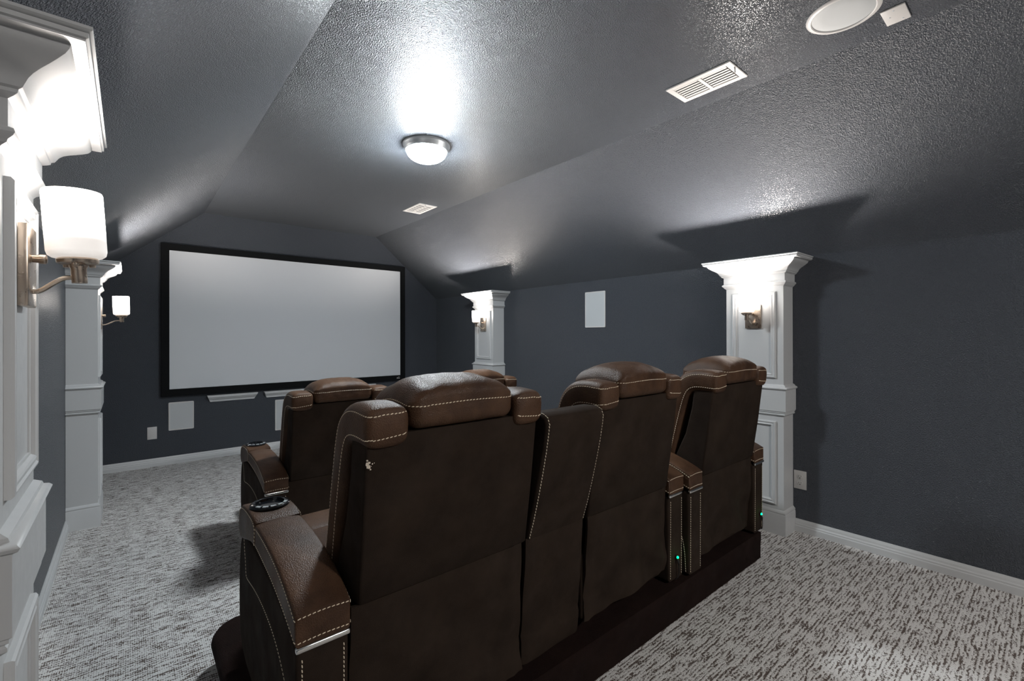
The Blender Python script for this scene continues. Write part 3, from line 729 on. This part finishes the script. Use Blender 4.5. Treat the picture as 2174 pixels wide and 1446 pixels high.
def recliner(loc, label, left_arm=None, right_arm=None, skirt=(-0.285, 0.285, 0.026, 0.026), seed=0.0, hw=0.165, worn=False, hb=0.272, w_arm=0.120, bw=0.280):
    """local frame: x centred, y=0 at the rear of the headrest, z=0 at the base"""
    t = thing('recliner', label, 'recliner chair', loc, group=None)
    # base box, seat, leg rest
    bm = bmesh.new(); rbox(bm, -hb, hb, 0.10, 0.72, 0.035, 0.29, 0.015, 2, (2, 2, 2)); obj('base_frame', bm, M['suede'], t)
    def seatpuff(v):
        u = v.x / 0.27
        if v.z > 0.34: v = Vector((v.x, v.y, v.z + 0.014 * (1 - u ** 4) * math.sin(PI * min(1, max(0, (v.y - 0.22) / 0.44)))))
        return v
    bm = bmesh.new(); rbox(bm, -hb, hb, 0.22, 0.66, 0.28, 0.415, 0.04, 3, (8, 8, 2), seatpuff); obj('seat_cushion', bm, M['leather'], t)
    bm = bmesh.new(); rbox(bm, -hb, hb, 0.665, 0.93, 0.12, 0.385, 0.07, 4, (8, 3, 3), lambda v: v + Vector((0, 0, 0.004 * noise.noise(v * 9)))); obj('leg_rest', bm, M['leather'], t)
    # backrest core and front cushion
    core = [(0.075, 0.845), (0.115, 0.40), (0.27, 0.40), (0.21, 0.70), (0.185, 0.845)]
    bm = bmesh.new(); prism(bm, core, -0.236, 0.236, 0.01, 2); obj('backrest_core', bm, M['suede'], t)
    bm = bmesh.new()
    def lean(v): return Vector((v.x, v.y - (v.z - 0.38) * 0.22 + 0.012 * (1 - (v.x / 0.17) ** 2) * (1 if v.y > 0.26 else 0), v.z))
    rbox(bm, -0.168, 0.168, 0.20, 0.32, 0.40, 0.845, 0.03, 3, (6, 2, 8), lean); obj('backrest_cushion', bm, M['leather'], t)
    # rear panel
    def rear_y(z): return 0.075 + (0.021 - 0.075) * (z - 0.425) / (0.815 - 0.425)
    P = [(rear_y(0.843), 0.843), (rear_y(0.62) - 0.004, 0.62), (0.072, 0.43), (0.085, 0.42), (0.225, 0.42), (0.232, 0.45), (0.158, 0.61), (0.125, 0.74), (0.114, 0.843)]
    bm = bmesh.new(); prism(bm, P, -bw + 0.009, bw - 0.009, 0.008, 3, nx=10, fn=lambda v: v + Vector((0, -0.003 * (1 - (v.x / 0.27) ** 2) if v.y < 0.1 else 0, 0)))
    bvp = bvh_of(bm); pan = obj('rear_panel', bm, M['suede'], t, angle=45)
    # thin dark seam stitches near the panel edges (thread of the same brown)
    if worn:
        bm = bmesh.new()
        for (dx, dz, s_) in ((0.0, 0.0, 0.0045), (0.002, -0.006, 0.0045), (-0.0028, 0.0015, 0.0030), (0.0045, -0.0085, 0.003), (-0.0030, 0.0085, 0.0022), (0.0035, 0.003, 0.003), (0.012, -0.0005, 0.0017), (0.0165, 0.001, 0.0010), (0.008, -0.0135, 0.0020), (0.009, -0.006, 0.0010)):
            x = -0.2695 + dx + 0.004; z = 0.779 + dz
            h = bvp.find_nearest(Vector((x - 0.002, rear_y(z) - 0.002, z))); 
            nrm = h[1]; c = h[0] + nrm * 0.0004; e = nrm.cross(Vector((0, 0, 1))).normalized(); g = e.cross(nrm)
            rs = [[c + nrm * hh + (e * math.cos(a2 := 2 * PI * k / 7) + g * math.sin(a2)) * s_ * (0.75 + 0.5 * random.random()) for k in range(7)] for hh in (-0.001, 0.0004)]
            rings(bm, rs)
        fixn(bm); obj('worn_spot', bm, M['worn'], pan, smooth=False)['label'] = 'pale scuffed tear'
    # bolsters with the wrap-around wings
    for s in (-1, 1):
        a, b = sorted((s * bw, s * (hw + 0.003)))
        bm = bmesh.new(); Q, Hh = sweep_yz(bm, WING, a, b, 3.6); bv = bvh_of(bm)
        wing = obj('side_bolster', bm, M['leather'], t)
        st = []; xo = s * (bw + 0.003)
        zt, zl = 0.894, 0.836; xi = s * (hw + 0.006)
        up = [(xi, -0.01, zt + 0.006), (s * 0.24, -0.01, zt + 0.002), (s * (bw - 0.012), -0.008, zt), (s * bw, 0.0, zt)]
        lo = [(xi, -0.01, zl + 0.008), (s * 0.24, -0.01, zl + 0.001), (s * (bw - 0.012), -0.008, zl), (s * bw, 0.0, zl)]
        for i in range(4, len(Q) - 2):
            tn = (Q[i + 1] - Q[i - 1]).normalized(); nn = Vector((-tn.y, tn.x))
            u_ = Q[i] + nn * Hh[i] * 0.62; l_ = Q[i] - nn * Hh[i] * 0.52
            up.append((xo, u_.x, u_.y)); lo.append((xo, l_.x, l_.y))
        st += [up, lo]
        seams(st, bv, wing)
    # headrest pillow
    def head(v):
        u = v.x / hw; w_ = min(1, max(0, (v.y + 0.005) / 0.245))
        z = v.z; x = v.x; y = v.y
        if z > 0.905:
            k = (z - 0.905) / 0.065
            dome = 0.12 + 0.88 * max(0.0, 1 - abs(u) ** 3.1) ** 0.55
            g = 0.28 + 0.80 * math.sin(PI * min(1, 0.13 + 0.62 * w_)) - 0.25 * w_ ** 3
            hgt = 0.070 * dome * g
            z = 0.905 + hgt * k + 0.0042 * k * (1 - k * .6) * noise.noise(Vector((x * 42 + seed * 3, y * 22, 1.7))) * (1 + abs(u))
            z -= 0.018 * w_ ** 2 * (1 - k * 0.3)
        else:
            z -= 0.018 * w_ ** 2 * max(0, (z - 0.846) / 0.06)
            y += 0.0030 * noise.noise(Vector((x * 45, z * 16, 4.1 + seed)))
        y -= 0.006 * (1 - u * u) if y < 0.05 else 0
        return Vector((x, y, z))
    bm = bmesh.new(); rbox(bm, -hw, hw, 0.0, 0.24, 0.846, 0.970, 0.030, 4, (30, 12, 6), head); bv = bvh_of(bm)
    hr = obj('headrest', bm, M['leather'], t, angle=80)
    st = []
    st += [[(-hw - 0.002, 0.22, 0.888), (-hw - 0.002, 0.17, 0.908), (-hw - 0.002, 0.12, 0.915), (-hw - 0.002, 0.07, 0.912), (-hw + 0.0, 0.03, 0.906), (-hw + 0.014, -0.004, 0.905), (-hw + 0.05, -0.01, 0.906),
                 (0, -0.012, 0.910), (hw - 0.05, -0.01, 0.906), (hw - 0.014, -0.004, 0.905), (hw, 0.03, 0.906), (hw + 0.002, 0.07, 0.912), (hw + 0.002, 0.12, 0.915), (hw + 0.002, 0.17, 0.908), (hw + 0.002, 0.22, 0.888)]]
    seams(st, bv, hr)
    # hanging rear cloth
    x0, x1, bl, br = skirt
    bm = skirt_mesh(x0, x1, 0.425, 0.074, bl, br, 0.088, seed=seed); obj('rear_skirt', bm, M['suede'], t, angle=60)
    if left_arm is not None: make_arm(t, left_arm, -1, w_arm)
    if right_arm is not None: make_arm(t, right_arm, 1)
    return t

Z1 = 0.142
recliner((0.697, 1.02, Z1), 'brown leather recliner nearest the camera, back row left end, with left cup holder arm', left_arm=-0.292, w_arm=0.125, hb=0.262, skirt=(-0.286, 0.258, 0.028, 0.026), seed=0.3, worn=True)
recliner((1.522, 1.02, Z1), 'brown leather recliner in the middle of the back row, right of the narrow console', right_arm=0.262, skirt=(-0.250, 0.260, 0.036, 0.062), seed=2.1, hw=0.155, hb=0.255, bw=0.266, w_arm=0.118)
recliner((2.308, 0.995, Z1), 'brown leather recliner at the right end of the back row, beside the large column', left_arm=-0.284, w_arm=0.117, right_arm=0.270, skirt=(-0.282, 0.266, 0.045, 0.075), seed=4.4)
recliner((0.945, 2.62, 0.0), 'brown leather recliner in the front row, left end, backing towards the camera', left_arm=-0.280, right_arm=0.280, seed=6.0)
recliner((1.945, 2.60, 0.0), 'front row recliner whose headrest just shows behind the nearest headrest', left_arm=-0.280, right_arm=0.280, seed=7.7)

def console_unit(loc, hwid, label, big=True):
    t = thing('console_seat', label, 'seat console', loc, group=None)
    prof = [(0.080, 0.423), (0.058, 0.49), (0.036, 0.57), (0.016, 0.65), (0.000, 0.72), (-0.011, 0.78), (-0.014, 0.808), (-0.006, 0.828), (0.016, 0.838), (0.07, 0.836), (0.11, 0.815), (0.13, 0.77), (0.16, 0.62), (0.21, 0.45), (0.22, 0.42)]
    bm = bmesh.new(); prism(bm, prof, -hwid, hwid, 0.014, 4, nx=4); bv = bvh_of(bm); b = obj('backrest', bm, M['suede'], t, angle=50)
    st = []
    for s in (-1, 1): st += [[(s * (hwid - 0.007), y - 0.004, z) for y, z in [(0.03, 0.845), (0.00, 0.835)] + [prof[i] for i in (6, 5, 4, 3, 2, 1, 0)]]]
    seams(st, bv, b)
    bm = skirt_mesh(-hwid, hwid + 0.0, 0.425, 0.082, 0.004, 0.004, 0.115, 0.006, 9.0, nx=18, hem=0.095); obj('rear_skirt', bm, M['suede'], t, angle=60)
    body = [(0.13, 0.03), (0.13, 0.46), (0.30, 0.49), (0.50, 0.50), (0.64, 0.49), (0.70, 0.45), (0.72, 0.38), (0.72, 0.08), (0.70, 0.03)]
    bm = bmesh.new(); prism(bm, body, -hwid + 0.002, hwid - 0.002, 0.012, 3); obj('storage_body', bm, M['leather'], t)
    bm = bmesh.new(); rbox(bm, -hwid + 0.01, hwid - 0.01, 0.22, 0.50, 0.485, 0.525, 0.015, 3, (3, 3, 1)); obj('storage_lid', bm, M['leather'], t)
    return t
console_unit((1.118, 1.02, Z1), 0.137, 'narrow brown console section with rounded top between the first two back row recliners')

# ------------------------------------------------------------------ green lit power plugs on the arm backs
def plug(x, z, y, label, drop):
    t = thing('power_plug', label, 'power plug', (x, y, z))
    bm = bmesh.new(); lathe(bm, [(0, -0.0035), (0.004, -0.0035), (0.0048, -0.001), (0.0048, 0.006), (0, 0.006)], 16, axis='Y'); 
    obj('led', bm, M['led'], t, loc=(0, -0.008, 0))
    bm = bmesh.new(); lathe(bm, [(0, -0.004), (0.0075, -0.003), (0.008, 0.0), (0.008, 0.012), (0, 0.012)], 16, axis='Y')
    obj('socket', bm, M['black_rubber'], t, loc=(0.0, -0.004, -0.0))
    bm = bmesh.new(); tube(bm, [(0, -0.006, -0.008), (0.001, -0.012, -0.02), (0.002, -0.012, -0.032)], [0.005, 0.0045, 0.003], 10)
    tube(bm, smooth_path([(0.002, -0.012, -0.03), (0.005, -0.013, -0.055), (0.003, -0.010, -0.085), (-0.004, -0.007, -drop + 0.01), (-0.006, 0.0, -drop)]), 0.0018, 8); obj('cable', bm, M['black_rubber'], t)
plug(1.842, 0.250, 1.0875, 'green glowing plug and cable low on the arm back between middle and right recliners', 0.10)
plug(2.652, 0.243, 1.0625, 'green glowing plug low on the outer arm back of the right end recliner', 0.085)
